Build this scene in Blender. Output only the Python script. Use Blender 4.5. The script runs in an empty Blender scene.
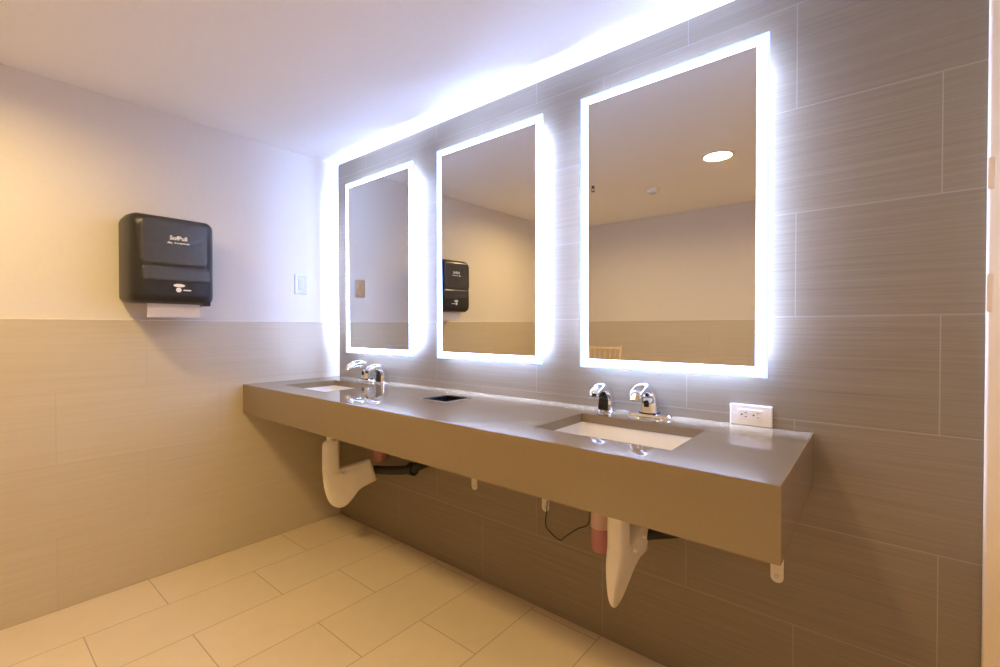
import bpy, bmesh, math
from mathutils import Vector, Matrix
from mathutils.geometry import tessellate_polygon

C = bpy.context.scene
COL = C.collection
PI = math.pi

# ------------------------------------------------------------------ measures
CEIL = 2.222
TILE_X = 2.8445         # right end of the tiling, where a door casing starts
ROOM_X = 2.975          # right wall
ROOM_Y = -2.83          # wall behind the camera
ROW = 0.305             # tile row
TL = 0.6194             # tile length
CT, CB = 0.883, 0.7285  # counter top / apron bottom
CF, CR = -0.578, 2.505  # counter front / right end
SLAB = 0.03
MZ0, MZ1 = 1.0375, 2.0577
MW = 0.6280

# ------------------------------------------------------------------ materials
def new_mat(name):
    m = bpy.data.materials.new(name); m.use_nodes = True
    nt = m.node_tree; nt.nodes.clear()
    out = nt.nodes.new('ShaderNodeOutputMaterial')
    b = nt.nodes.new('ShaderNodeBsdfPrincipled')
    nt.links.new(b.outputs[0], out.inputs[0])
    return m, nt, b

def plain(name, col, rough=0.5, metal=0.0, var=0.04, scale=30, spec=0.5, bump=0.0, trans=0.0, coat=0.0):
    """solid colour with a faint procedural mottling"""
    m, nt, b = new_mat(name)
    tc = nt.nodes.new('ShaderNodeTexCoord')
    nz = nt.nodes.new('ShaderNodeTexNoise'); nz.inputs['Scale'].default_value = scale
    nz.inputs['Detail'].default_value = 4
    nt.links.new(tc.outputs['Object'], nz.inputs['Vector'])
    rp = nt.nodes.new('ShaderNodeValToRGB')
    rp.color_ramp.elements[0].position = 0.3; rp.color_ramp.elements[1].position = 0.7
    rp.color_ramp.elements[0].color = [c*(1-var) for c in col] + [1]
    rp.color_ramp.elements[1].color = [min(1, c*(1+var)) for c in col] + [1]
    nt.links.new(nz.outputs['Fac'], rp.inputs[0])
    nt.links.new(rp.outputs[0], b.inputs['Base Color'])
    b.inputs['Roughness'].default_value = rough
    b.inputs['Metallic'].default_value = metal
    b.inputs['Specular IOR Level'].default_value = spec
    b.inputs['Transmission Weight'].default_value = trans
    b.inputs['Coat Weight'].default_value = coat
    if bump:
        bp = nt.nodes.new('ShaderNodeBump'); bp.inputs['Strength'].default_value = bump
        bp.inputs['Distance'].default_value = 0.001
        nt.links.new(nz.outputs['Fac'], bp.inputs['Height'])
        nt.links.new(bp.outputs[0], b.inputs['Normal'])
    return m

def emit(name, col, strength):
    m = bpy.data.materials.new(name); m.use_nodes = True
    nt = m.node_tree; nt.nodes.clear()
    out = nt.nodes.new('ShaderNodeOutputMaterial')
    e = nt.nodes.new('ShaderNodeEmission')
    e.inputs[0].default_value = list(col) + [1]; e.inputs[1].default_value = strength
    nt.links.new(e.outputs[0], out.inputs[0])
    return m

def tile_mat(name, u_axis, v_axis, u0, v0, c1, c2, grout, rough, offset=0.5, mortar=0.0016,
             streak=True, brickvar=0.05, bump=0.25, spec=0.5):
    """running bond tile; u along the tile, v across the rows, both in metres"""
    m, nt, b = new_mat(name)
    N = nt.nodes.new; L = nt.links.new
    tc = N('ShaderNodeTexCoord'); sp = N('ShaderNodeSeparateXYZ'); L(tc.outputs['Object'], sp.inputs[0])
    def sub(o, val):
        n = N('ShaderNodeMath'); n.operation = 'SUBTRACT'; L(o, n.inputs[0]); n.inputs[1].default_value = val
        return n.outputs[0]
    u = sub(sp.outputs[u_axis], u0); v = sub(sp.outputs[v_axis], v0)
    cb = N('ShaderNodeCombineXYZ'); L(u, cb.inputs[0]); L(v, cb.inputs[1])
    br = N('ShaderNodeTexBrick')
    br.offset = offset; br.offset_frequency = 2; br.squash = 1.0
    br.inputs['Scale'].default_value = 1.0
    br.inputs['Brick Width'].default_value = TL
    br.inputs['Row Height'].default_value = ROW
    br.inputs['Mortar Size'].default_value = mortar
    br.inputs['Mortar Smooth'].default_value = 0.1
    br.inputs['Bias'].default_value = 0.0
    br.inputs['Color1'].default_value = (1-brickvar,)*3 + (1,)
    br.inputs['Color2'].default_value = (1+brickvar,)*3 + (1,)
    br.inputs['Mortar'].default_value = (1, 1, 1, 1)
    L(cb.outputs[0], br.inputs['Vector'])
    # linen streaks running along the tile
    mp = N('ShaderNodeMapping'); mp.inputs['Scale'].default_value = (3.0, 300, 1) if streak else (9, 9, 1)
    L(cb.outputs[0], mp.inputs['Vector'])
    n1 = N('ShaderNodeTexNoise'); n1.inputs['Scale'].default_value = 1; n1.inputs['Detail'].default_value = 5
    n1.inputs['Roughness'].default_value = 0.65
    L(mp.outputs[0], n1.inputs['Vector'])
    mp2 = N('ShaderNodeMapping'); mp2.inputs['Scale'].default_value = (1.5, 80, 1) if streak else (2, 2, 1)
    L(cb.outputs[0], mp2.inputs['Vector'])
    n2 = N('ShaderNodeTexNoise'); n2.inputs['Scale'].default_value = 1; n2.inputs['Detail'].default_value = 3
    L(mp2.outputs[0], n2.inputs['Vector'])
    av = N('ShaderNodeMix'); av.data_type = 'FLOAT'; av.inputs[0].default_value = 0.4
    L(n1.outputs['Fac'], av.inputs[2]); L(n2.outputs['Fac'], av.inputs[3])
    rp = N('ShaderNodeValToRGB')
    rp.color_ramp.elements[0].position = 0.30; rp.color_ramp.elements[1].position = 0.70
    rp.color_ramp.elements[0].color = list(c1) + [1]; rp.color_ramp.elements[1].color = list(c2) + [1]
    L(av.outputs[0], rp.inputs[0])
    mu = N('ShaderNodeMix'); mu.data_type = 'RGBA'; mu.blend_type = 'MULTIPLY'; mu.inputs[0].default_value = 1
    L(rp.outputs[0], mu.inputs[6]); L(br.outputs['Color'], mu.inputs[7])
    mx = N('ShaderNodeMix'); mx.data_type = 'RGBA'
    L(br.outputs['Fac'], mx.inputs[0]); L(mu.outputs[2], mx.inputs[6]); mx.inputs[7].default_value = list(grout) + [1]
    L(mx.outputs[2], b.inputs['Base Color'])
    b.inputs['Roughness'].default_value = rough
    b.inputs['Specular IOR Level'].default_value = spec
    h = N('ShaderNodeMath'); h.operation = 'MULTIPLY_ADD'
    L(br.outputs['Fac'], h.inputs[0]); h.inputs[1].default_value = -1.0; L(av.outputs[0], h.inputs[2])
    bp = N('ShaderNodeBump'); bp.inputs['Strength'].default_value = bump; bp.inputs['Distance'].default_value = 0.0012
    L(h.outputs[0], bp.inputs['Height']); L(bp.outputs[0], b.inputs['Normal'])
    return m

X1 = 2.4574
M = {}
M['tile_dark'] = tile_mat('taupe_linen_tile', 0, 2, X1 - TL/2, 0.0, (0.200, 0.161, 0.112), (0.295, 0.239, 0.169),
                          (0.34, 0.295, 0.25), 0.38, mortar=0.0013, brickvar=0.02)
M['tile_left'] = tile_mat('beige_linen_tile_side', 1, 2, -0.9987 , 0.0, (0.55, 0.485, 0.37), (0.64, 0.57, 0.445),
                          (0.52, 0.47, 0.40), 0.40, mortar=0.0014, brickvar=0.03, bump=0.15)
M['tile_front'] = tile_mat('beige_linen_tile_rear', 0, 2, 0.25, 0.0, (0.55, 0.485, 0.37), (0.64, 0.57, 0.445),
                           (0.52, 0.47, 0.40), 0.40, mortar=0.0014, brickvar=0.03, bump=0.15)
M['floor'] = tile_mat('cream_floor_tile', 1, 0, -0.652, 0.0, (0.73, 0.61, 0.44), (0.79, 0.67, 0.50),
                      (0.42, 0.35, 0.26), 0.42, offset=0.56, mortar=0.0019, streak=False, brickvar=0.02, bump=0.12)
M['ceiling'] = plain('ceiling_paint', (0.88, 0.87, 0.84), 0.7, var=0.01, scale=60, bump=0.05)
M['paint'] = plain('cream_wall_paint', (0.74, 0.70, 0.645), 0.5, var=0.012, scale=90, bump=0.06)
M['paint_r'] = plain('cream_satin_wall_paint', (0.84, 0.72, 0.53), 0.32, var=0.012, scale=60, bump=0.05)
M['trim'] = plain('pale_edge_trim', (0.80, 0.74, 0.66), 0.3, var=0.02)
M['quartz'] = plain('taupe_solid_surface', (0.240, 0.182, 0.112), 0.014, var=0.05, scale=420, spec=0.65)
M['porcelain'] = plain('white_porcelain', (0.86, 0.84, 0.80), 0.12, var=0.01)
M['chrome'] = plain('polished_chrome', (0.86, 0.87, 0.88), 0.06, metal=1, var=0.01)
M['steel'] = plain('brushed_steel', (0.62, 0.63, 0.66), 0.28, metal=1, var=0.05, scale=80)
M['black'] = plain('black_plastic', (0.012, 0.012, 0.013), 0.22, var=0.1)
M['rubber'] = plain('black_pipe_rubber', (0.012, 0.011, 0.010), 0.55, var=0.2)
M['smoke'] = plain('smoked_black_plastic', (0.024, 0.023, 0.024), 0.36, var=0.1, spec=0.35)
M['smoke_lt'] = plain('smoked_window_plastic', (0.050, 0.050, 0.053), 0.24, var=0.1, coat=0.3)
M['white_pl'] = plain('white_plastic', (0.84, 0.82, 0.80), 0.3, var=0.01)
M['vinyl'] = plain('ivory_vinyl_cover', (0.90, 0.86, 0.78), 0.45, var=0.03, scale=14)
M['paper'] = plain('white_paper_towel', (0.84, 0.80, 0.76), 0.9, var=0.03, scale=120, bump=0.2)
M['ink'] = plain('white_print', (0.85, 0.85, 0.85), 0.5, var=0.01)
M['bracket'] = plain('ivory_painted_bracket', (0.78, 0.72, 0.62), 0.4, var=0.02)
M['pink'] = plain('pink_liquid_soap', (0.52, 0.22, 0.24), 0.25, var=0.06, scale=10)
M['bottle'] = plain('cloudy_soap_bottle', (0.70, 0.47, 0.43), 0.3, var=0.05)
M['wood'] = plain('light_wood', (0.74, 0.56, 0.36), 0.45, var=0.10, scale=18)
M['brass'] = plain('brass_fitting', (0.80, 0.73, 0.62), 0.25, metal=1, var=0.05)
M['void'] = plain('dark_chute_rubber', (0.003, 0.003, 0.003), 0.8, var=0.1, spec=0.1)
M['bronze'] = plain('dark_bronze', (0.10, 0.08, 0.06), 0.4, metal=1, var=0.05)
M['housing'] = plain('aluminium_housing', (0.75, 0.76, 0.78), 0.4, metal=1, var=0.02)
mm, nt_, b_ = new_mat('mirror_silver')
b_.inputs['Base Color'].default_value = (0.74, 0.74, 0.72, 1); b_.inputs['Metallic'].default_value = 1
b_.inputs['Roughness'].default_value = 0.0
M['mirror'] = mm
LEDC = (0.395, 0.535, 1.0)
M['led_band'] = emit('lit_frosted_glass', LEDC, 14.5)
M['led_edge'] = emit('lit_glass_edge', LEDC, 2.2)
M['led_side'] = emit('perimeter_led', LEDC, 165.0)
M['lamp'] = emit('warm_downlight_lens', (1.0, 0.69, 0.29), 9.0)

# ------------------------------------------------------------------ object helpers
def link(name, bm, mat, parent=None, smooth=False, angle=0.6):
    """bm is in world coordinates; a child is stored relative to its thing"""
    bm.normal_update()
    me = bpy.data.meshes.new(name)
    if smooth:
        for f in bm.faces: f.smooth = True
        for e in bm.edges:
            if len(e.link_faces) == 2 and e.calc_face_angle(0) > angle: e.smooth = False
    if parent is not None:
        off = Vector((0, 0, 0)); q = parent
        while q is not None: off += q.location; q = q.parent
        bmesh.ops.translate(bm, verts=bm.verts, vec=-off)
    bm.to_mesh(me); bm.free()
    me.materials.append(mat)
    o = bpy.data.objects.new(name, me); COL.objects.link(o)
    if parent is not None: o.parent = parent
    return o

def thing(name, label, cat, loc=(0, 0, 0), group=None):
    o = bpy.data.objects.new(name, None); COL.objects.link(o); o.location = loc
    o.empty_display_size = 0.05
    o['label'] = label; o['category'] = cat
    if group: o['group'] = group
    return o

def tag(o, label, cat, group=None):
    o['label'] = label; o['category'] = cat
    if group: o['group'] = group
    return o

def struct(o): o['kind'] = 'structure'; return o

def copy_thing(root, delta, label):
    def rec(o, parent):
        c = o.copy(); COL.objects.link(c)
        if parent is not None: c.parent = parent
        for ch in [k for k in bpy.data.objects if k.parent == o and k != c]: rec(ch, c)
        return c
    c = rec(root, None)
    c.location = root.location + Vector(delta); c['label'] = label
    return c

def add_box(bm, a, b, bev=0.0, seg=2):
    x0, x1 = sorted((a[0], b[0])); y0, y1 = sorted((a[1], b[1])); z0, z1 = sorted((a[2], b[2]))
    r = bmesh.ops.create_cube(bm, size=1)
    vs = r['verts']
    for v in vs:
        v.co = Vector(((x0+x1)/2 + v.co.x*(x1-x0), (y0+y1)/2 + v.co.y*(y1-y0), (z0+z1)/2 + v.co.z*(z1-z0)))
    if bev > 0:
        es = list({e for v in vs for e in v.link_edges})
        bmesh.ops.bevel(bm, geom=es, offset=bev, segments=seg, profile=0.5, affect='EDGES')
    return bm

def box(a, b, bev=0.0, seg=2): return add_box(bmesh.new(), a, b, bev, seg)

def add_loft(bm, rings, cap0=True, cap1=True):
    R = [[bm.verts.new(p) for p in r] for r in rings]
    n = len(R[0])
    for i in range(len(R)-1):
        for k in range(n):
            bm.faces.new((R[i][k], R[i][(k+1) % n], R[i+1][(k+1) % n], R[i+1][k]))
    if cap0: bm.faces.new(list(reversed(R[0])))
    if cap1: bm.faces.new(R[-1])
    bmesh.ops.recalc_face_normals(bm, faces=bm.faces[:])
    return bm

def smooth_path(P, A, sub=5):
    """Catmull-Rom through points P, with the per-point tuples A carried along"""
    out, oa = [], []
    n = len(P)
    for i in range(n-1):
        p0, p1, p2, p3 = P[max(i-1, 0)], P[i], P[i+1], P[min(i+2, n-1)]
        for k in range(sub):
            t = k/sub
            q = 0.5*((2*p1) + (p2-p0)*t + (2*p0-5*p1+4*p2-p3)*t*t + (3*p1-p0-3*p2+p3)*t**3)
            out.append(q)
            oa.append(tuple(a*(1-t)+b*t for a, b in zip(A[i], A[i+1])))
    out.append(P[-1]); oa.append(A[-1])
    return out, oa

def add_sweep(bm, P, side, A, n=24, exp=2.0, sub=5):
    """tube along P; A = (half width along `side`, half width in the plane of the path)"""
    P = [Vector(p) for p in P]; side = Vector(side).normalized()
    P, A = smooth_path(P, A, sub)
    rings = []
    for i, p in enumerate(P):
        t = (P[min(i+1, len(P)-1)] - P[max(i-1, 0)]).normalized()
        nr = t.cross(side).normalized()
        ring = []
        for k in range(n):
            a = 2*PI*k/n; c, s = math.cos(a), math.sin(a)
            ca = math.copysign(abs(c)**(2/exp), c); sa = math.copysign(abs(s)**(2/exp), s)
            ring.append(p + side*(A[i][0]*ca) + nr*(A[i][1]*sa))
        rings.append(ring)
    return add_loft(bm, rings)

def add_tube(bm, P, r, n=10, sub=5):
    """round tube along a free path"""
    P = [Vector(p) for p in P]
    P, _ = smooth_path(P, [(r,)]*len(P), sub)
    rings = []; up = Vector((0.13, 0.21, 0.97)).normalized()
    for i, p in enumerate(P):
        t = (P[min(i+1, len(P)-1)] - P[max(i-1, 0)]).normalized()
        s = t.cross(up)
        if s.length < 1e-3: s = t.cross(Vector((1, 0, 0)))
        s.normalize(); w = s.cross(t)
        rings.append([p + s*(r*math.cos(2*PI*k/n)) + w*(r*math.sin(2*PI*k/n)) for k in range(n)])
    return add_loft(bm, rings)

def add_lathe(bm, prof, c, n=32, axis='Z', cap0=True, cap1=True):
    """prof = [(radius, height)], turned about an axis through c"""
    c = Vector(c); rings = []
    for r, h in prof:
        ring = []
        for k in range(n):
            a = 2*PI*k/n; u, v = r*math.cos(a), r*math.sin(a)
            ring.append(c + (Vector((u, v, h)) if axis == 'Z' else Vector((u, h, v)) if axis == 'Y' else Vector((h, u, v))))
        rings.append(ring)
    return add_loft(bm, rings, cap0, cap1)

def rrect(x0, x1, y0, y1, z, r, n=6):
    pts = []
    for cx, cy, a0 in ((x1-r, y1-r, 0), (x0+r, y1-r, PI/2), (x0+r, y0+r, PI), (x1-r, y0+r, 1.5*PI)):
        for k in range(n+1):
            a = a0 + PI/2*k/n
            pts.append(Vector((cx + r*math.cos(a), cy + r*math.sin(a), z)))
    return pts

def add_ring_plate(bm, x0, x1, z0, z1, w, y0, y1):
    """rectangular frame in the xz plane, bar width w, from y0 to y1"""
    o = [(x0, z0), (x1, z0), (x1, z1), (x0, z1)]; i = [(x0+w, z0+w), (x1-w, z0+w), (x1-w, z1-w), (x0+w, z1-w)]
    O0 = [bm.verts.new((x, y0, z)) for x, z in o]; I0 = [bm.verts.new((x, y0, z)) for x, z in i]
    O1 = [bm.verts.new((x, y1, z)) for x, z in o]; I1 = [bm.verts.new((x, y1, z)) for x, z in i]
    for k in range(4):
        j = (k+1) % 4
        bm.faces.new((O0[k], O0[j], I0[j], I0[k])); bm.faces.new((O1[k], I1[k], I1[j], O1[j]))
        bm.faces.new((O0[k], O1[k], O1[j], O0[j])); bm.faces.new((I0[k], I0[j], I1[j], I1[k]))
    bmesh.ops.recalc_face_normals(bm, faces=bm.faces[:])
    return bm

def text_mesh(name, body, size, mat, mtx, parent, bold=0.0, depth=0.0004):
    cu = bpy.data.curves.new(name, 'FONT'); cu.body = body; cu.size = size
    cu.align_x = 'CENTER'; cu.align_y = 'CENTER'; cu.extrude = depth; cu.offset = bold
    t = bpy.data.objects.new(name + '_tmp', cu); COL.objects.link(t)
    dg = bpy.context.evaluated_depsgraph_get()
    me = bpy.data.meshes.new_from_object(t.evaluated_get(dg))
    bpy.data.objects.remove(t); bpy.data.curves.remove(cu)
    bm = bmesh.new(); bm.from_mesh(me); bpy.data.meshes.remove(me)
    bmesh.ops.transform(bm, matrix=mtx, verts=bm.verts)
    return link(name, bm, mat, parent)

# ------------------------------------------------------------------ the setting
struct(link('floor', box((-0.1, ROOM_Y-0.1, -0.1), (ROOM_X+0.1, 0.1, 0)), M['floor']))
struct(link('ceiling', box((-0.1, ROOM_Y-0.1, CEIL), (ROOM_X+0.1, 0.1, CEIL+0.1)), M['ceiling']))
struct(link('wall_back', box((0, 0, 0), (TILE_X+0.02, 0.1, CEIL)), M['tile_dark']))
TOPZ = 1.221
wl = struct(link('wall_left', box((-0.11, ROOM_Y, 0), (-0.008, 0.1, CEIL)), M['paint']))
struct(link('tile_wainscot', box((-0.008, ROOM_Y, 0), (0, 0, TOPZ)), M['tile_left'], wl))
struct(link('edge_trim', box((-0.008, ROOM_Y, TOPZ), (0.0012, 0, TOPZ+0.006), 0.001, 1), M['trim'], wl))
wf = struct(link('wall_front', box((-0.1, ROOM_Y-0.11, 0), (ROOM_X+0.1, ROOM_Y-0.008, CEIL)), M['paint']))
struct(link('tile_wainscot', box((0, ROOM_Y-0.008, 0), (ROOM_X, ROOM_Y, TOPZ)), M['tile_front'], wf))
struct(link('edge_trim', box((0, ROOM_Y-0.008, TOPZ), (ROOM_X, ROOM_Y+0.0012, TOPZ+0.006), 0.001, 1), M['trim'], wf))
struct(link('wall_right', box((ROOM_X, ROOM_Y-0.1, 0), (ROOM_X+0.1, 0.1, CEIL)), M['paint_r']))
tr = struct(link('trim_1', box((TILE_X, -0.020, 0), (ROOM_X, -0.0002, CEIL), 0.005, 3), M['paint_r'], smooth=True))
for z0, z1 in ((1.515, 1.590), (1.225, 1.315)):
    struct(link('hinge', box((TILE_X-0.0012, -0.0225, z0), (TILE_X+0.010, -0.0185, z1), 0.0012, 2), M['paint_r'], tr))

# ------------------------------------------------------------------ backlit mirrors
def make_mirror(x0, label):
    x1 = x0 + MW; xc = (x0+x1)/2
    t = thing('backlit_mirror', label, 'mirror', (xc, 0, MZ0), 'backlit mirrors in a row above the counter')
    w = 0.0325; e = 0.007; F = -0.050
    bm = box((x0+w, F, MZ0+w), (x1-w, F+0.0012, MZ1-w))
    for v in bm.verts: v.co.y += 0.0005 - (v.co.z - (MZ0+MZ1)/2)*0.0065     # the glass hangs very slightly forward at the top
    link('mirror_pane', bm, M['mirror'], t)
    bm = bmesh.new(); add_ring_plate(bm, x0+e, x1-e, MZ0+e, MZ1-e, w-e, F, F+0.005)
    o = link('frosted_light_band', bm, M['led_band'], t); o['label'] = 'glowing white frosted border of the mirror'
    bm = bmesh.new(); add_ring_plate(bm, x0, x1, MZ0, MZ1, e, F, F+0.005)
    link('glass_edge', bm, M['led_edge'], t)
    k = 0.065        # the light strip sits back from the glass edge, so the glass shades it from the room
    bm = bmesh.new()
    for za, zb_ in ((MZ0+k, MZ0+k+0.006), (MZ1-k-0.006, MZ1-k)): add_box(bm, (x0+0.03, -0.034, za), (x1-0.03, -0.010, zb_))
    for xa, xb in ((x0+k, x0+k+0.006), (x1-k-0.006, x1-k)): add_box(bm, (xa, -0.034, MZ0+k+0.0055), (xb, -0.010, MZ1-k-0.0055))
    o = link('light_strip', bm, M['led_side'], t); o['label'] = 'lit strip around the sides behind the glass'
    link('housing', box((x0+k+0.005, F+0.0075, MZ0+k+0.005), (x1-k-0.005, -0.0005, MZ1-k-0.005)), M['housing'], t)
    link('backing_sheet', box((x0+0.004, F+0.0052, MZ0+0.004), (x1-0.004, F+0.0072, MZ1-0.004)), M['housing'], t)
    return t
m0 = make_mirror(0.1546, 'leftmost of the three backlit mirrors, nearest the corner, with glowing white border')
copy_thing(m0, (0.9640-0.1546, 0, 0), 'middle of the three backlit mirrors, reflecting the black towel dispenser')
copy_thing(m0, (1.7669-0.1546, 0, 0), 'rightmost and largest looking backlit mirror, reflecting the lit ceiling lamp and chair')

# ------------------------------------------------------------------ counter
SX = [(0.200, 0.618), (1.835, 2.253)]; SY = (-0.452, -0.155)
HX, HY = (1.140, 1.284), (-0.298, -0.150)
vc = thing('vanity_counter', 'long taupe wall-hung vanity counter with deep front apron and two sink cutouts', 'counter', (CR/2, 0, CB))
xs = sorted({0.0005, *SX[0], *HX, *SX[1], CR}); ys = sorted({CF, *SY, *HY, -0.0005})
def in_hole(x, y):
    for a, b in SX:
        if a < x < b and SY[0] < y < SY[1]: return True
    return HX[0] < x < HX[1] and HY[0] < y < HY[1]
bm = bmesh.new()
vt = {}
def V(i, j, z):
    if (i, j, z) not in vt: vt[(i, j, z)] = bm.verts.new((xs[i], ys[j], z))
    return vt[(i, j, z)]
cells = {(i, j) for i in range(len(xs)-1) for j in range(len(ys)-1)
         if not in_hole((xs[i]+xs[i+1])/2, (ys[j]+ys[j+1])/2)}
zt, zb = CT, CT-SLAB
for i, j in cells:
    bm.faces.new((V(i, j, zt), V(i+1, j, zt), V(i+1, j+1, zt), V(i, j+1, zt)))
    bm.faces.new((V(i, j, zb), V(i, j+1, zb), V(i+1, j+1, zb), V(i+1, j, zb)))
    for di, dj, a, b in ((-1, 0, (i, j), (i, j+1)), (1, 0, (i+1, j), (i+1, j+1)), (0, -1, (i, j), (i+1, j)), (0, 1, (i, j+1), (i+1, j+1))):
        if (i+di, j+dj) not in cells:
            bm.faces.new((V(*a, zb), V(*b, zb), V(*b, zt), V(*a, zt)))
bmesh.ops.recalc_face_normals(bm, faces=bm.faces[:])
es = [e for e in bm.edges if all(abs(v.co.z-zt) < 1e-6 for v in e.verts) and
      (all(abs(v.co.y-CF) < 1e-6 for v in e.verts) or all(abs(v.co.x-CR) < 1e-6 for v in e.verts))]
bmesh.ops.bevel(bm, geom=es, offset=0.002, segments=2, profile=0.5, affect='EDGES')
link('countertop', bm, M['quartz'], vc)
link('front_apron', box((0.0005, CF, CB), (CR, CF+0.02, CT-SLAB)), M['quartz'], vc)
link('end_apron', box((CR-0.02, CF+0.02, CB), (CR, -0.0005, CT-SLAB)), M['quartz'], vc)

# support brackets: flat arm under the slab, leg down the wall with a rounded end and a screw
def make_bracket(x, label):
    t = thing('support_bracket', label, 'bracket', (x, 0, 0.41), 'wall brackets holding up the counter')
    w = 0.017; zb = 0.418
    pts = [(-w, 0.852), (-w, zb+w)] + [(w*math.cos(a), zb+w+w*math.sin(a)) for a in [PI + PI*k/10 for k in range(1, 10)]] + [(w, zb+w), (w, 0.852)]
    bm = bmesh.new()
    add_loft(bm, [[Vector((x+px, -0.0005, pz)) for px, pz in pts], [Vector((x+px, -0.006, pz)) for px, pz in pts]])
    add_box(bm, (x-w, -0.125, 0.846), (x+w, -0.006, 0.852))
    link('mounting_bar', bm, M['bracket'], t)
    bm = bmesh.new(); add_lathe(bm, [(0.0065, 0.0), (0.0065, -0.002), (0.003, -0.004)], (x, -0.006, zb+0.020), 16, 'Y')
    link('screw', bm, M['steel'], t)
    return t
b0 = make_bracket(1.173, 'small pale bracket end under the counter, left of the one with the cable')
copy_thing(b0, (0.405, 0, 0), 'pale bracket end under the middle of the counter, beside a thin black cable')
copy_thing(b0, (1.243, 0, 0), 'pale rounded bracket end with a screw, under the counter right front corner')

# ------------------------------------------------------------------ sinks
def make_sink(k, label):
    (a, b), (c, d) = SX[k], SY
    t = thing('undermount_sink', label, 'sink', ((a+b)/2, (c+d)/2, CT-SLAB-0.14), 'undermount sinks in the counter')
    z0 = CT-SLAB-0.0005
    g = 0.006
    inner = [rrect(a-g, b+g, c-g, d+g, z0, 0.03), rrect(a-g+0.004, b+g-0.004, c-g+0.004, d+g-0.004, z0-0.05, 0.035),
             rrect(a+0.008, b-0.008, c+0.008, d-0.008, z0-0.105, 0.045), rrect(a+0.03, b-0.03, c+0.03, d-0.03, z0-0.128, 0.05),
             rrect(a+0.09, b-0.09, c+0.07, d-0.07, z0-0.134, 0.05), rrect((a+b)/2-0.024, (a+b)/2+0.024, (c+d)/2-0.024, (c+d)/2+0.024, z0-0.137, 0.0239)]
    outer = [rrect((a+b)/2-0.03, (a+b)/2+0.03, (c+d)/2-0.03, (c+d)/2+0.03, z0-0.149, 0.0299), rrect(a+0.03, b-0.03, c+0.03, d-0.03, z0-0.140, 0.05),
             rrect(a-g-0.008, b+g+0.008, c-g-0.008, d+g+0.008, z0-0.08, 0.04), rrect(a-g-0.012, b+g+0.012, c-g-0.012, d+g+0.012, z0-0.02, 0.04),
             rrect(a-0.03, b+0.03, c-0.03, d+0.03, z0-0.014, 0.04), rrect(a-0.03, b+0.03, c-0.03, d+0.03, z0, 0.04)]
    rings = list(reversed(outer)); rings = inner + outer
    bm = bmesh.new(); add_loft(bm, rings + [inner[0]], False, False)
    bmesh.ops.remove_doubles(bm, verts=bm.verts, dist=1e-6)
    bmesh.ops.recalc_face_normals(bm, faces=bm.faces[:])
    link('basin', bm, M['porcelain'], t, smooth=True)
    bm = bmesh.new()
    add_lathe(bm, [(0.027, 0.002), (0.026, 0.0045), (0.018, 0.004), (0.016, -0.004), (0.002, -0.004)],
              ((a+b)/2, (c+d)/2, z0-0.137), 28)
    link('drain', bm, M['chrome'], t, smooth=True)
    return t
make_sink(0, 'white undermount sink at the left end of the counter near the corner')
make_sink(1, 'white undermount sink at the right end of the counter near the outlet')

# ------------------------------------------------------------------ faucets and soap dispensers
def make_faucet(x, label):
    y, z = -0.058, CT
    t = thing('sensor_faucet', label, 'faucet', (x, y, z), 'chrome sensor faucets')
    # deck plate: long flattened oval
    bm = bmesh.new(); rings = []
    for s, h in ((1.0, 0.0002), (1.0, 0.005), (0.94, 0.010), (0.66, 0.0135)):
        ring = []
        for k in range(40):
            a = 2*PI*k/40; c_, s_ = math.cos(a), math.sin(a)
            ring.append(Vector((x + 0.078*s*math.copysign(abs(c_)**0.8, c_), y + 0.030*s*math.copysign(abs(s_)**0.8, s_), z+h)))
        rings.append(ring)
    add_loft(bm, rings); link('deck_plate', bm, M['chrome'], t, smooth=True)
    bm = bmesh.new()
    P = [(x, y, z+0.009), (x, y, z+0.028), (x, y-0.001, z+0.056), (x, y-0.012, z+0.084), (x, y-0.042, z+0.101), (x, y-0.080, z+0.1005), (x, y-0.108, z+0.091), (x, y-0.120, z+0.084)]
    A = [(0.034, 0.032), (0.031, 0.029), (0.028, 0.027), (0.0265, 0.0245), (0.025, 0.020), (0.0235, 0.0175), (0.0215, 0.016), (0.020, 0.0145)]
    add_sweep(bm, P, (1, 0, 0), A, n=28, exp=2.3)
    sp = link('spout', bm, M['chrome'], t, smooth=True)
    bm = bmesh.new(); add_sweep(bm, [(x, y-0.1165, z+0.089), (x, y-0.122, z+0.079), (x, y-0.1265, z+0.069)], (1, 0, 0), [(0.0145, 0.0115)]*3, n=20)
    o = link('aerator', bm, M['brass'], t, smooth=True); o['label'] = 'brass toned nozzle at the spout tip'
    bm = bmesh.new(); add_sweep(bm, [(x, y-0.0, z+0.0115), (x, y, z+0.0165)], (1, 0, 0), [(0.0355, 0.0335)]*2, n=28, sub=2)
    link('base_ring', bm, M['black'], t, smooth=True)
    bm = bmesh.new(); add_sweep(bm, [(x, y-0.0290, z+0.036), (x, y-0.0285, z+0.048), (x, y-0.0310, z+0.057)], (1, 0, 0), [(0.008, 0.002), (0.009, 0.002), (0.007, 0.002)], n=16)
    link('sensor_eye', bm, M['black'], t, smooth=True)
    return t
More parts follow.
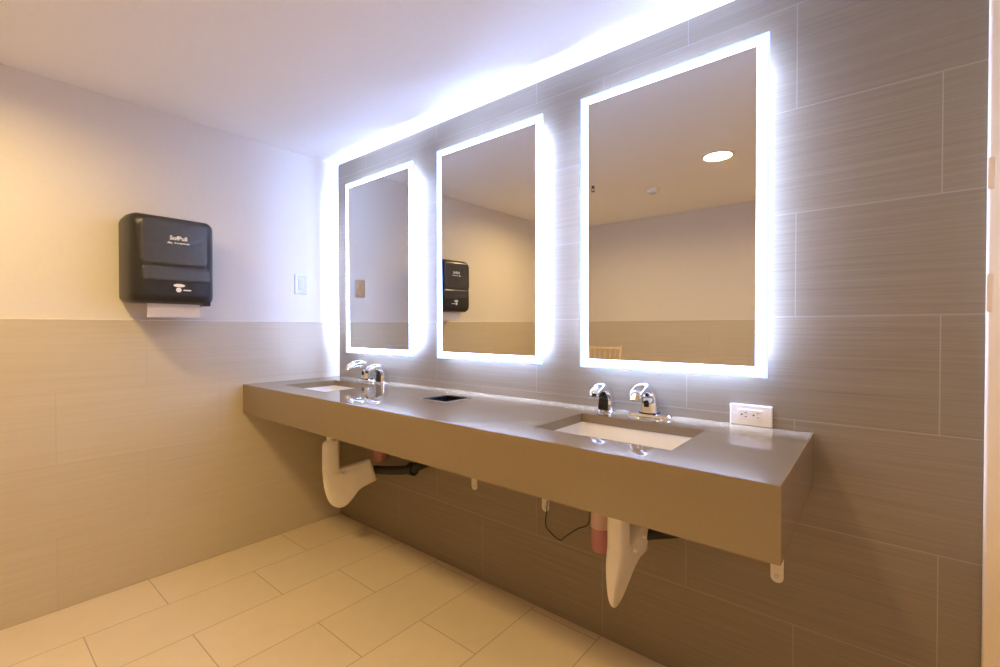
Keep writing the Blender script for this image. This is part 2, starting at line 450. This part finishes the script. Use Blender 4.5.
def make_soap(x, label, low, bx_, by_):
    y, z = -0.062, CT
    t = thing('soap_dispenser', label, 'soap dispenser', (x, y, z), 'chrome deck mounted soap dispensers')
    bm = bmesh.new(); add_lathe(bm, [(0.033, 0.0002), (0.033, 0.004), (0.031, 0.006)], (x, y, z), 28)
    link('base_ring', bm, M['chrome'], t, smooth=True)
    bm = bmesh.new()
    P = [(x, y, z+0.004), (x, y, z+0.028), (x, y-0.002, z+0.052), (x, y-0.014, z+0.076), (x, y-0.040, z+0.0895), (x, y-0.070, z+0.0885), (x, y-0.094, z+0.077), (x, y-0.101, z+0.071)]
    A = [(0.029, 0.030), (0.028, 0.029), (0.0265, 0.0265), (0.025, 0.0235), (0.0235, 0.019), (0.021, 0.015), (0.017, 0.0115), (0.015, 0.009)]
    add_sweep(bm, P, (1, 0, 0), A, n=28, exp=2.4)
    link('spout', bm, M['chrome'], t, smooth=True)
    bm = bmesh.new()
    add_sweep(bm, [(x, y-0.0297, z+0.008), (x, y-0.0288, z+0.028), (x, y-0.0272, z+0.048), (x, y-0.0318, z+0.0625), (x, y-0.043, z+0.0705)], (1, 0, 0),
              [(0.020, 0.0025), (0.0195, 0.0025), (0.018, 0.0025), (0.016, 0.0025), (0.011, 0.002)], n=16, exp=4)
    o = link('sensor_window', bm, M['black'], t, smooth=True); o['label'] = 'black sensor window on the neck'
    bm = bmesh.new(); add_sweep(bm, [(x, y-0.097, z+0.071), (x, y-0.103, z+0.064)], (1, 0, 0), [(0.009, 0.006)]*2, n=14, sub=2)
    link('nozzle', bm, M['black'], t, smooth=True)
    # threaded shank and soap bottle below the counter
    bm = bmesh.new(); add_tube(bm, [(x, y, z), (x, y, z-SLAB-0.02), ((x+bx_)/2, (y+by_)/2, z-SLAB-0.09), (bx_, by_, z-SLAB-0.157)], 0.013, 16)
    link('shank', bm, M['black'], t, smooth=True)
    zb = low; zt = z-SLAB-0.155; zm = zb+0.088; r = 0.036
    bm = bmesh.new(); add_lathe(bm, [(r, zm), (r, zt-0.03), (r*0.9, zt-0.015), (0.018, zt)], (bx_, by_, 0), 28)
    link('bottle', bm, M['bottle'], t, smooth=True)
    bm = bmesh.new(); add_lathe(bm, [(0.012, zb), (r*0.85, zb+0.002), (r, zb+0.014), (r, zm)], (bx_, by_, 0), 28)
    o = link('pink_soap', bm, M['pink'], t, smooth=True); o['label'] = 'pink liquid soap in the lower half of the bottle'
    return t
make_faucet(0.382, 'chrome sensor faucet at the left sink, by the corner')
make_faucet(2.042, 'chrome sensor faucet on an oval plate at the right sink')
make_soap(0.535, 'chrome soap dispenser to the right of the left sink faucet', 0.436, 0.483, -0.042)
make_soap(1.885, 'chrome soap dispenser with black window, left of the right sink faucet', 0.372, 1.868, -0.075)

# ------------------------------------------------------------------ covered drain traps
def make_trap(k, d, dz, label, pipe, tilt=0.0, thick=0.029):
    cx = (SX[k][0]+SX[k][1])/2; cy = (SY[0]+SY[1])/2
    d = Vector((d[0], d[1], 0)); n = d.normalized(); side = Vector((-n.y, n.x, 0)); z_low = 0.22 + dz
    t = thing('drain_trap', label, 'drain pipe', (cx, cy, z_low), 'covered drain traps under the sinks')
    p = lambda s, z: Vector((cx, cy, 0)) + n*s + Vector((0, 0, z))
    ztop = 0.592 + dz
    bm = bmesh.new(); add_lathe(bm, [(0.019, ztop-0.03), (0.019, 0.7030)], (cx, cy, 0), 20)
    link('tailpiece', bm, M['white_pl'], t, smooth=True)
    # outline of the moulded cover in its own upright plane: leg, rounded bend, arm
    O = [(-0.038, 0.592), (-0.040, 0.54), (-0.0405, 0.495), (-0.039, 0.414), (-0.031, 0.332), (-0.013, 0.271), (0.010, 0.240), (0.038, 0.224), (0.066, 0.222), (0.093, 0.238),
         (0.121, 0.271), (0.150, 0.309), (0.195, 0.327), (0.238, 0.343), (0.246, 0.348), (0.243, 0.356), (0.211, 0.457), (0.206, 0.464), (0.196, 0.463), (0.12, 0.449), (0.054, 0.437),
         (0.046, 0.442), (0.043, 0.52), (0.041, 0.586), (0.036, 0.592)]
    for _ in range(2):
        O = [q for a, b in zip(O, O[1:]+O[:1]) for q in ((0.75*a[0]+0.25*b[0], 0.75*a[1]+0.25*b[1]), (0.25*a[0]+0.75*b[0], 0.25*a[1]+0.75*b[1]))]
    N_ = len(O); nrm = []
    for k_ in range(N_):
        a, b = O[k_-1], O[(k_+1) % N_]; v = Vector((b[1]-a[1], -(b[0]-a[0]))); nrm.append(v.normalized())
    rings = []
    for w_, ins in ((-1.0, 0.030), (-0.97, 0.019), (-0.88, 0.009), (-0.70, 0.003), (-0.35, 0.0), (0.35, 0.0), (0.70, 0.003), (0.88, 0.009), (0.97, 0.019), (1.0, 0.030)):
        ring = []
        for (a, b), v in zip(O, nrm):
            th = thick*min(1.0, max(0.16, 0.16 + 0.84*((b-0.222)/0.17)**0.8 if b > 0.222 else 0.16))
            ring.append(p(a - v.x*ins, b - v.y*ins + dz) + side*(th*w_ + tilt*max(0.0, (0.45-b)/0.23)))
        rings.append(ring)
    bm = bmesh.new(); add_loft(bm, rings, False, False)
    tris = tessellate_polygon([[Vector((a, b, 0)) for a, b in O]])
    bm.verts.ensure_lookup_table()
    for base in (0, N_*(len(rings)-1)):
        for tr in tris: bm.faces.new([bm.verts[base+q] for q in tr])
    bmesh.ops.recalc_face_normals(bm, faces=bm.faces[:])
    c = link('trap_cover', bm, M['vinyl'], t, smooth=True)
    for s, z in ((0.050, 0.418), (0.128, 0.432)):
        bm = bmesh.new()
        bmesh.ops.create_uvsphere(bm, u_segments=12, v_segments=8, radius=0.0065, matrix=Matrix.Translation(p(s, z+dz) - side*0.035))
        link('fastener', bm, M['vinyl'], c, smooth=True)
    bm = bmesh.new(); add_tube(bm, pipe, 0.023, 16, 6)
    e = Vector(pipe[4]);
    add_lathe(bm, [(0.032, 0.0), (0.032, 0.035)], (e.x-0.0175, e.y, e.z), 20, 'X')
    o = link('waste_pipe', bm, M['rubber'], t, smooth=True); o['label'] = 'black pipe from the trap to the wall'
    return t
make_trap(0, (0.38, 0.925), 0.0, 'drain trap in a pale cover under the left sink, black pipe to its right',
          [(0.481, -0.128, 0.398), (0.500, -0.084, 0.400), (0.560, -0.066, 0.405), (0.665, -0.064, 0.425), (0.790, -0.064, 0.456), (0.825, -0.058, 0.475), (0.838, -0.035, 0.484), (0.842, -0.0005, 0.488)])
make_trap(1, (-0.05, 0.9987), 0.085, 'drain trap in a pale pointed cover under the right sink, beside pink soap',
          [(2.015, -0.110, 0.480), (2.050, -0.085, 0.492), (2.13, -0.080, 0.520), (2.20, -0.075, 0.548), (2.28, -0.072, 0.575), (2.33, -0.068, 0.590), (2.345, -0.04, 0.596), (2.347, -0.0005, 0.596)], 0.026, 0.025)

bm = bmesh.new(); add_tube(bm, [(1.592, -0.012, 0.470), (1.590, -0.014, 0.425), (1.588, -0.018, 0.370), (1.615, -0.02, 0.345), (1.660, -0.02, 0.328), (1.685, -0.02, 0.350),
                                (1.738, -0.02, 0.395), (1.785, -0.022, 0.425), (1.797, -0.025, 0.47), (1.80, -0.03, 0.60), (1.82, -0.05, 0.80)], 0.0022, 8, 5)
tag(link('sensor_cable', bm, M['rubber'], smooth=True), 'thin black cable looping below the counter beside the middle bracket', 'cable')

# ------------------------------------------------------------------ waste chute in the counter
t = thing('waste_chute', 'square black waste opening with thin steel rim in the counter middle', 'waste chute', ((HX[0]+HX[1])/2, (HY[0]+HY[1])/2, CT-0.16))
def sq_ring(a, z): return [Vector((HX[0]-a, HY[0]-a, z)), Vector((HX[1]+a, HY[0]-a, z)), Vector((HX[1]+a, HY[1]+a, z)), Vector((HX[0]-a, HY[1]+a, z))]
bm = bmesh.new(); add_loft(bm, [sq_ring(-0.002, CT-0.003), sq_ring(-0.002, CT+0.0015), sq_ring(0.005, CT+0.0015), sq_ring(0.005, CT+0.0002), sq_ring(-0.001, CT+0.0002), sq_ring(-0.001, CT-0.003), sq_ring(-0.002, CT-0.003)], False, False)
link('rim', bm, M['steel'], t)
bm = bmesh.new(); add_loft(bm, [sq_ring(-0.004, CT-0.0032), sq_ring(-0.004, CT-0.15), sq_ring(-0.0005, CT-0.15), sq_ring(-0.0005, CT-0.0032), sq_ring(-0.004, CT-0.0032)], False, False)
add_box(bm, (HX[0]+0.004, HY[0]+0.004, CT-0.1495), (HX[1]-0.004, HY[1]-0.004, CT-0.145))
link('throat', bm, M['void'], t)

# ------------------------------------------------------------------ outlet on the tiled wall
OX0, OX1, OZ0, OZ1 = 2.284, 2.402, CT+0.0005, 0.9475
t = thing('wall_outlet', 'white double socket outlet on the tile just above the counter right end', 'outlet', ((OX0+OX1)/2, 0, OZ0))
link('cover_plate', box((OX0, -0.0095, OZ0), (OX1, -0.0005, OZ1), 0.003, 3), M['white_pl'], t)
rc = link('receptacle', box((OX0+0.023, -0.0125, OZ0+0.017), (OX1-0.025, -0.009, OZ1-0.014), 0.0015, 2), M['white_pl'], t)
bm = bmesh.new()
zc = (OZ0+OZ1)/2 + 0.0015
for cx in (OX0+0.0415, OX1-0.0435):
    for dz in (-0.0062, 0.0062): add_box(bm, (cx+0.002, -0.0128, zc+dz-0.0011), (cx+0.0085, -0.0122, zc+dz+0.0011))
    add_lathe(bm, [(0.0026, 0.0), (0.0026, 0.0006)], (cx-0.0065, -0.0128, zc), 14, 'Y')
link('slots', bm, M['black'], rc)
bm = bmesh.new()
for cz in (-0.005, 0.005): add_box(bm, ((OX0+OX1)/2-0.005, -0.0135, zc+cz-0.0028), ((OX0+OX1)/2+0.003, -0.012, zc+cz+0.0028), 0.0005, 1)
link('button', bm, M['white_pl'], rc)
for cx in (OX0+0.012, OX1-0.012):
    bm = bmesh.new(); add_lathe(bm, [(0.003, 0), (0.0028, -0.0008)], (cx, -0.0095, zc), 12, 'Y')
    link('screw', bm, M['white_pl'], t)

# ------------------------------------------------------------------ steel wall plate by the corner
t = thing('switch_plate', 'small shiny metal switch plate on the painted wall by the corner', 'switch plate', (-0.008, -0.2505, 1.447))
link('plate', box((-0.0075, -0.2870, 1.389), (-0.002, -0.2140, 1.504), 0.0018, 2), M['steel'], t)
bm = bmesh.new()
for a, b in (((-0.2685, 1.411), (-0.2325, 1.413)), ((-0.2685, 1.481), (-0.2325, 1.483)), ((-0.2690, 1.411), (-0.2675, 1.483)), ((-0.2335, 1.411), (-0.2320, 1.483))):
    add_box(bm, (-0.0025, a[0], a[1]), (-0.0015, b[0], b[1]))
link('rocker_frame', bm, M['housing'], t)
link('rocker', box((-0.0025, -0.266, 1.414), (0.000, -0.235, 1.480), 0.001, 1), M['steel'], t)
for z in (1.399, 1.495):
    bm = bmesh.new(); add_lathe(bm, [(0.0035, 0), (0.0035, 0.0008), (0.002, 0.0014)], (-0.002, -0.2505, z), 12, 'X')
    link('screw', bm, M['housing'], t)

# ------------------------------------------------------------------ paper towel dispenser
DY0, DY1, DZ0, DZ1 = -1.102, -0.770, 1.297, 1.690
yc = (DY0+DY1)/2
t = thing('towel_dispenser', 'smoky black paper towel dispenser on the painted left wall', 'towel dispenser', (-0.008, yc, DZ0))
def dring(x, m0, m1, mz0, mz1, r):
    return [Vector((x, p.x, p.y)) for p in rrect(DY0+m0, DY1-m1, DZ0+mz0, DZ1-mz1, 0, r, 6)]
bm = bmesh.new()
add_loft(bm, [dring(-0.0075, 0.006, 0.006, 0.012, 0.012, 0.020), dring(0.03, 0.002, 0.002, 0.006, 0.006, 0.024), dring(0.10, 0, 0, 0.0, 0.0, 0.030),
              dring(0.165, 0.004, 0.004, 0.0, 0.002, 0.034), dring(0.195, 0.014, 0.014, 0.006, 0.010, 0.040), dring(0.212, 0.032, 0.032, 0.020, 0.026, 0.040), dring(0.217, 0.052, 0.052, 0.040, 0.046, 0.038)])
link('cover', bm, M['smoke'], t, smooth=True, angle=0.9)
# smoky window in the upper front and moulded hand panel below it
def front_panel(y0, y1, z0, z1, x0, x1, r, name, mat):
    ring = lambda x, m: [Vector((x, p.x, p.y)) for p in rrect(y0+m, y1-m, z0+m, z1-m, 0, max(r-m, 0.004), 6)]
    b = bmesh.new(); add_loft(b, [ring(x0, 0), ring(x1-0.004, 0), ring(x1-0.001, 0.004), ring(x1, 0.012)])
    return link(name, b, mat, t, smooth=True)
front_panel(DY0+0.034, DY1-0.040, 1.466, DZ1-0.024, 0.195, 0.222, 0.030, 'window', M['smoke_lt'])
front_panel(DY0+0.040, DY1-0.030, 1.394, 1.460, 0.195, 0.2225, 0.016, 'grip_panel', M['smoke_lt'])
# printed marks on the front (faces +x): local text x -> +y, text y -> +z
def face(y, z, x=0.2225): return Matrix(((0, 0, 1, x), (1, 0, 0, y), (0, 1, 0, z), (0, 0, 0, 1)))
text_mesh('lettering', 'SofPull', 0.0250, M['ink'], face(yc+0.008, 1.588), t, bold=0.0006)
text_mesh('small_lettering', 'Georgia-Pacific', 0.0098, M['ink'], face(yc+0.021, 1.567), t, bold=0.0003)
bm = bmesh.new(); 
for a, h in ((-0.017, 0.010), (-0.010, 0.008)):
    pts = [(-0.008, 0), (0.008, 0), (0.0, h)]
    add_loft(bm, [[Vector((x, yc-0.012+a+p, 1.5625+q)) for p, q in pts] for x in (0.2218, 0.2229)])
link('emblem', bm, M['ink'], t)
bm = bmesh.new(); E_ = lambda x, cy, cz, ry, rz: [Vector((x, cy+ry*math.cos(2*PI*k/28), cz+rz*math.sin(2*PI*k/28))) for k in range(28)]
add_loft(bm, [E_(0.205, yc+0.010, 1.378, 0.022, 0.0075), E_(0.2192, yc+0.010, 1.378, 0.022, 0.0075)])
link('oval_mark', bm, M['ink'], t)
bm = bmesh.new(); add_loft(bm, [E_(0.205, yc+0.008, 1.358, 0.0105, 0.0105), E_(0.2194, yc+0.008, 1.358, 0.0105, 0.0105)])
add_box(bm, (0.205, yc+0.026, 1.3550), (0.2190, yc+0.056, 1.3605))
link('round_mark', bm, M['ink'], t)
# lower lip and feet of the outlet slot
bm = box((0.10, DY1-0.050, DZ0-0.007), (0.190, DY1-0.020, DZ0+0.02), 0.006, 2)
link('slot_lip', bm, M['black'], t)
bm = bmesh.new(); rings = []
for z, dx in ((1.330, 0.0), (1.30, 0.002), (1.27, 0.006), (1.2360, 0.008)):
    rings.append([Vector((0.150+dx, -1.031, z)), Vector((0.150+dx, -0.826, z)), Vector((0.152+dx, -0.826, z)), Vector((0.152+dx, -1.031, z))])
add_loft(bm, rings); link('paper_towel', bm, M['paper'], t)

# ------------------------------------------------------------------ ceiling fittings (seen in the mirror)
def make_downlight(x, y, label, watts):
    t = thing('recessed_downlight', label, 'ceiling light', (x, y, CEIL), 'round recessed ceiling lights')
    bm = bmesh.new(); add_lathe(bm, [(0.078, -0.0004), (0.094, -0.0004), (0.094, -0.004), (0.080, -0.009), (0.078, -0.004), (0.078, -0.0004)], (x, y, CEIL), 40, cap0=False, cap1=False)
    link('trim_ring', bm, M['white_pl'], t, smooth=True)
    bm = bmesh.new(); add_lathe(bm, [(0.0778, -0.0006), (0.0778, -0.0035)], (x, y, CEIL), 40)
    link('lens', bm, M['lamp'], t)
    la = bpy.data.lights.new('lamp', 'AREA'); la.shape = 'DISK'; la.size = 0.15
    la.energy = watts; la.color = (1.0, 0.70, 0.27); la.spread = math.radians(165)
    lo = bpy.data.objects.new('lamp', la); COL.objects.link(lo); lo.parent = t; lo.location = (0, 0, -0.0055)
    return t
make_downlight(1.884, -1.522, 'lit round ceiling light reflected in the right mirror', 14.0)
make_downlight(0.72, -1.66, 'round recessed ceiling light nearer the left wall, just out of view above', 13.0)
t = thing('smoke_detector', 'small white round smoke detector on the ceiling, seen in the right mirror', 'smoke detector', (1.313, -1.955, CEIL))
bm = bmesh.new(); add_lathe(bm, [(0.046, -0.0003), (0.046, -0.012), (0.040, -0.026), (0.018, -0.030)], (1.313, -1.955, CEIL), 28)
link('body', bm, M['white_pl'], t, smooth=True)
bm = bmesh.new(); add_lathe(bm, [(0.024, -0.0285), (0.024, -0.036), (0.014, -0.040)], (1.313, -1.955, CEIL), 20)
link('sensor_cap', bm, M['steel'], t, smooth=True)
t = thing('fire_sprinkler', 'small metal fire sprinkler head on the ceiling at the right mirror left edge', 'sprinkler', (1.016, -1.562, CEIL))
bm = bmesh.new(); add_lathe(bm, [(0.030, -0.0003), (0.030, -0.003), (0.012, -0.007)], (1.016, -1.562, CEIL), 24)
link('escutcheon', bm, M['white_pl'], t, smooth=True)
bm = bmesh.new(); add_lathe(bm, [(0.009, -0.006), (0.009, -0.02), (0.005, -0.024)], (1.016, -1.562, CEIL), 16)
for s in (-1, 1): add_tube(bm, [(1.016+0.007*s, -1.562, CEIL-0.02), (1.016+0.012*s, -1.562, CEIL-0.032), (1.016+0.004*s, -1.562, CEIL-0.046)], 0.002, 8)
link('frame', bm, M['bronze'], t, smooth=True)
bm = bmesh.new(); add_lathe(bm, [(0.004, -0.044), (0.014, -0.046), (0.014, -0.048)], (1.016, -1.562, CEIL), 16)
link('deflector', bm, M['bronze'], t)

# ------------------------------------------------------------------ wooden chair at the rear wall (seen in the mirror)
cx, yb = 0.628, -2.40
t = thing('wooden_chair', 'pale wooden spindle back chair by the rear wall, seen in the right mirror', 'chair', (cx, yb+0.2, 0))
bm = box((cx-0.21, yb+0.02, 0.435), (cx+0.21, yb+0.44, 0.462), 0.008, 2); link('seat', bm, M['wood'], t)
for s in (-1, 1):
    bm = bmesh.new(); add_sweep(bm, [(cx+s*0.185, yb+0.05, 0), (cx+s*0.190, yb+0.04, 0.45), (cx+s*0.200, yb+0.015, 0.75), (cx+s*0.212, yb-0.025, 0.998)], (1, 0, 0), [(0.016, 0.018), (0.017, 0.02), (0.014, 0.015), (0.012, 0.012)], n=14)
    link('back_post', bm, M['wood'], t, smooth=True)
    bm = bmesh.new(); add_sweep(bm, [(cx+s*0.190, yb+0.41, 0), (cx+s*0.180, yb+0.40, 0.44)], (1, 0, 0), [(0.014, 0.014), (0.019, 0.019)], n=14)
    link('front_leg', bm, M['wood'], t, smooth=True)
bm = box((cx-0.205, yb-0.030, 0.955), (cx+0.205, yb-0.012, 0.980), 0.005, 2); link('top_rail', bm, M['wood'], t)
for k in range(7):
    u = -0.156 + 0.052*k
    bm = bmesh.new(); add_tube(bm, [(cx+u*0.9, yb+0.035, 0.455), (cx+u*0.97, yb+0.01, 0.72), (cx+u*1.02, yb-0.021, 0.962)], 0.0075, 10)
    link('spindle', bm, M['wood'], t, smooth=True)
for y_ in (yb+0.045, yb+0.405):
    bm = bmesh.new(); add_tube(bm, [(cx-0.185, y_, 0.2), (cx+0.185, y_, 0.2)], 0.010, 10, 2); link('stretcher', bm, M['wood'], t, smooth=True)

# ------------------------------------------------------------------ camera, world, colour
cam = bpy.data.cameras.new('camera'); co = bpy.data.objects.new('camera', cam); COL.objects.link(co)
cam.sensor_fit = 'HORIZONTAL'; cam.sensor_width = 36.0; cam.lens = 457.14*36/1000
cam.clip_start = 0.02
yaw, pitch = 0.6908, 0.0114
co.location = (2.6456, -1.5947, 1.1857)
fw = Vector((-math.sin(yaw)*math.cos(pitch), math.cos(yaw)*math.cos(pitch), -math.sin(pitch)))
co.rotation_euler = fw.to_track_quat('-Z', 'Y').to_euler()
C.camera = co

w = bpy.data.worlds.new('world'); C.world = w; w.use_nodes = True
w.node_tree.nodes['Background'].inputs[0].default_value = (1, 0.95, 0.9, 1)
w.node_tree.nodes['Background'].inputs[1].default_value = 0.0

C.view_settings.view_transform = 'Standard'
C.view_settings.look = 'None'
C.view_settings.gamma = 1.0
C.view_settings.use_curve_mapping = False
C.view_settings.exposure = 0.10
cy = C.cycles
cy.max_bounces = 14; cy.diffuse_bounces = 8; cy.glossy_bounces = 6
cy.caustics_reflective = False; cy.caustics_refractive = False
cy.use_denoising = True
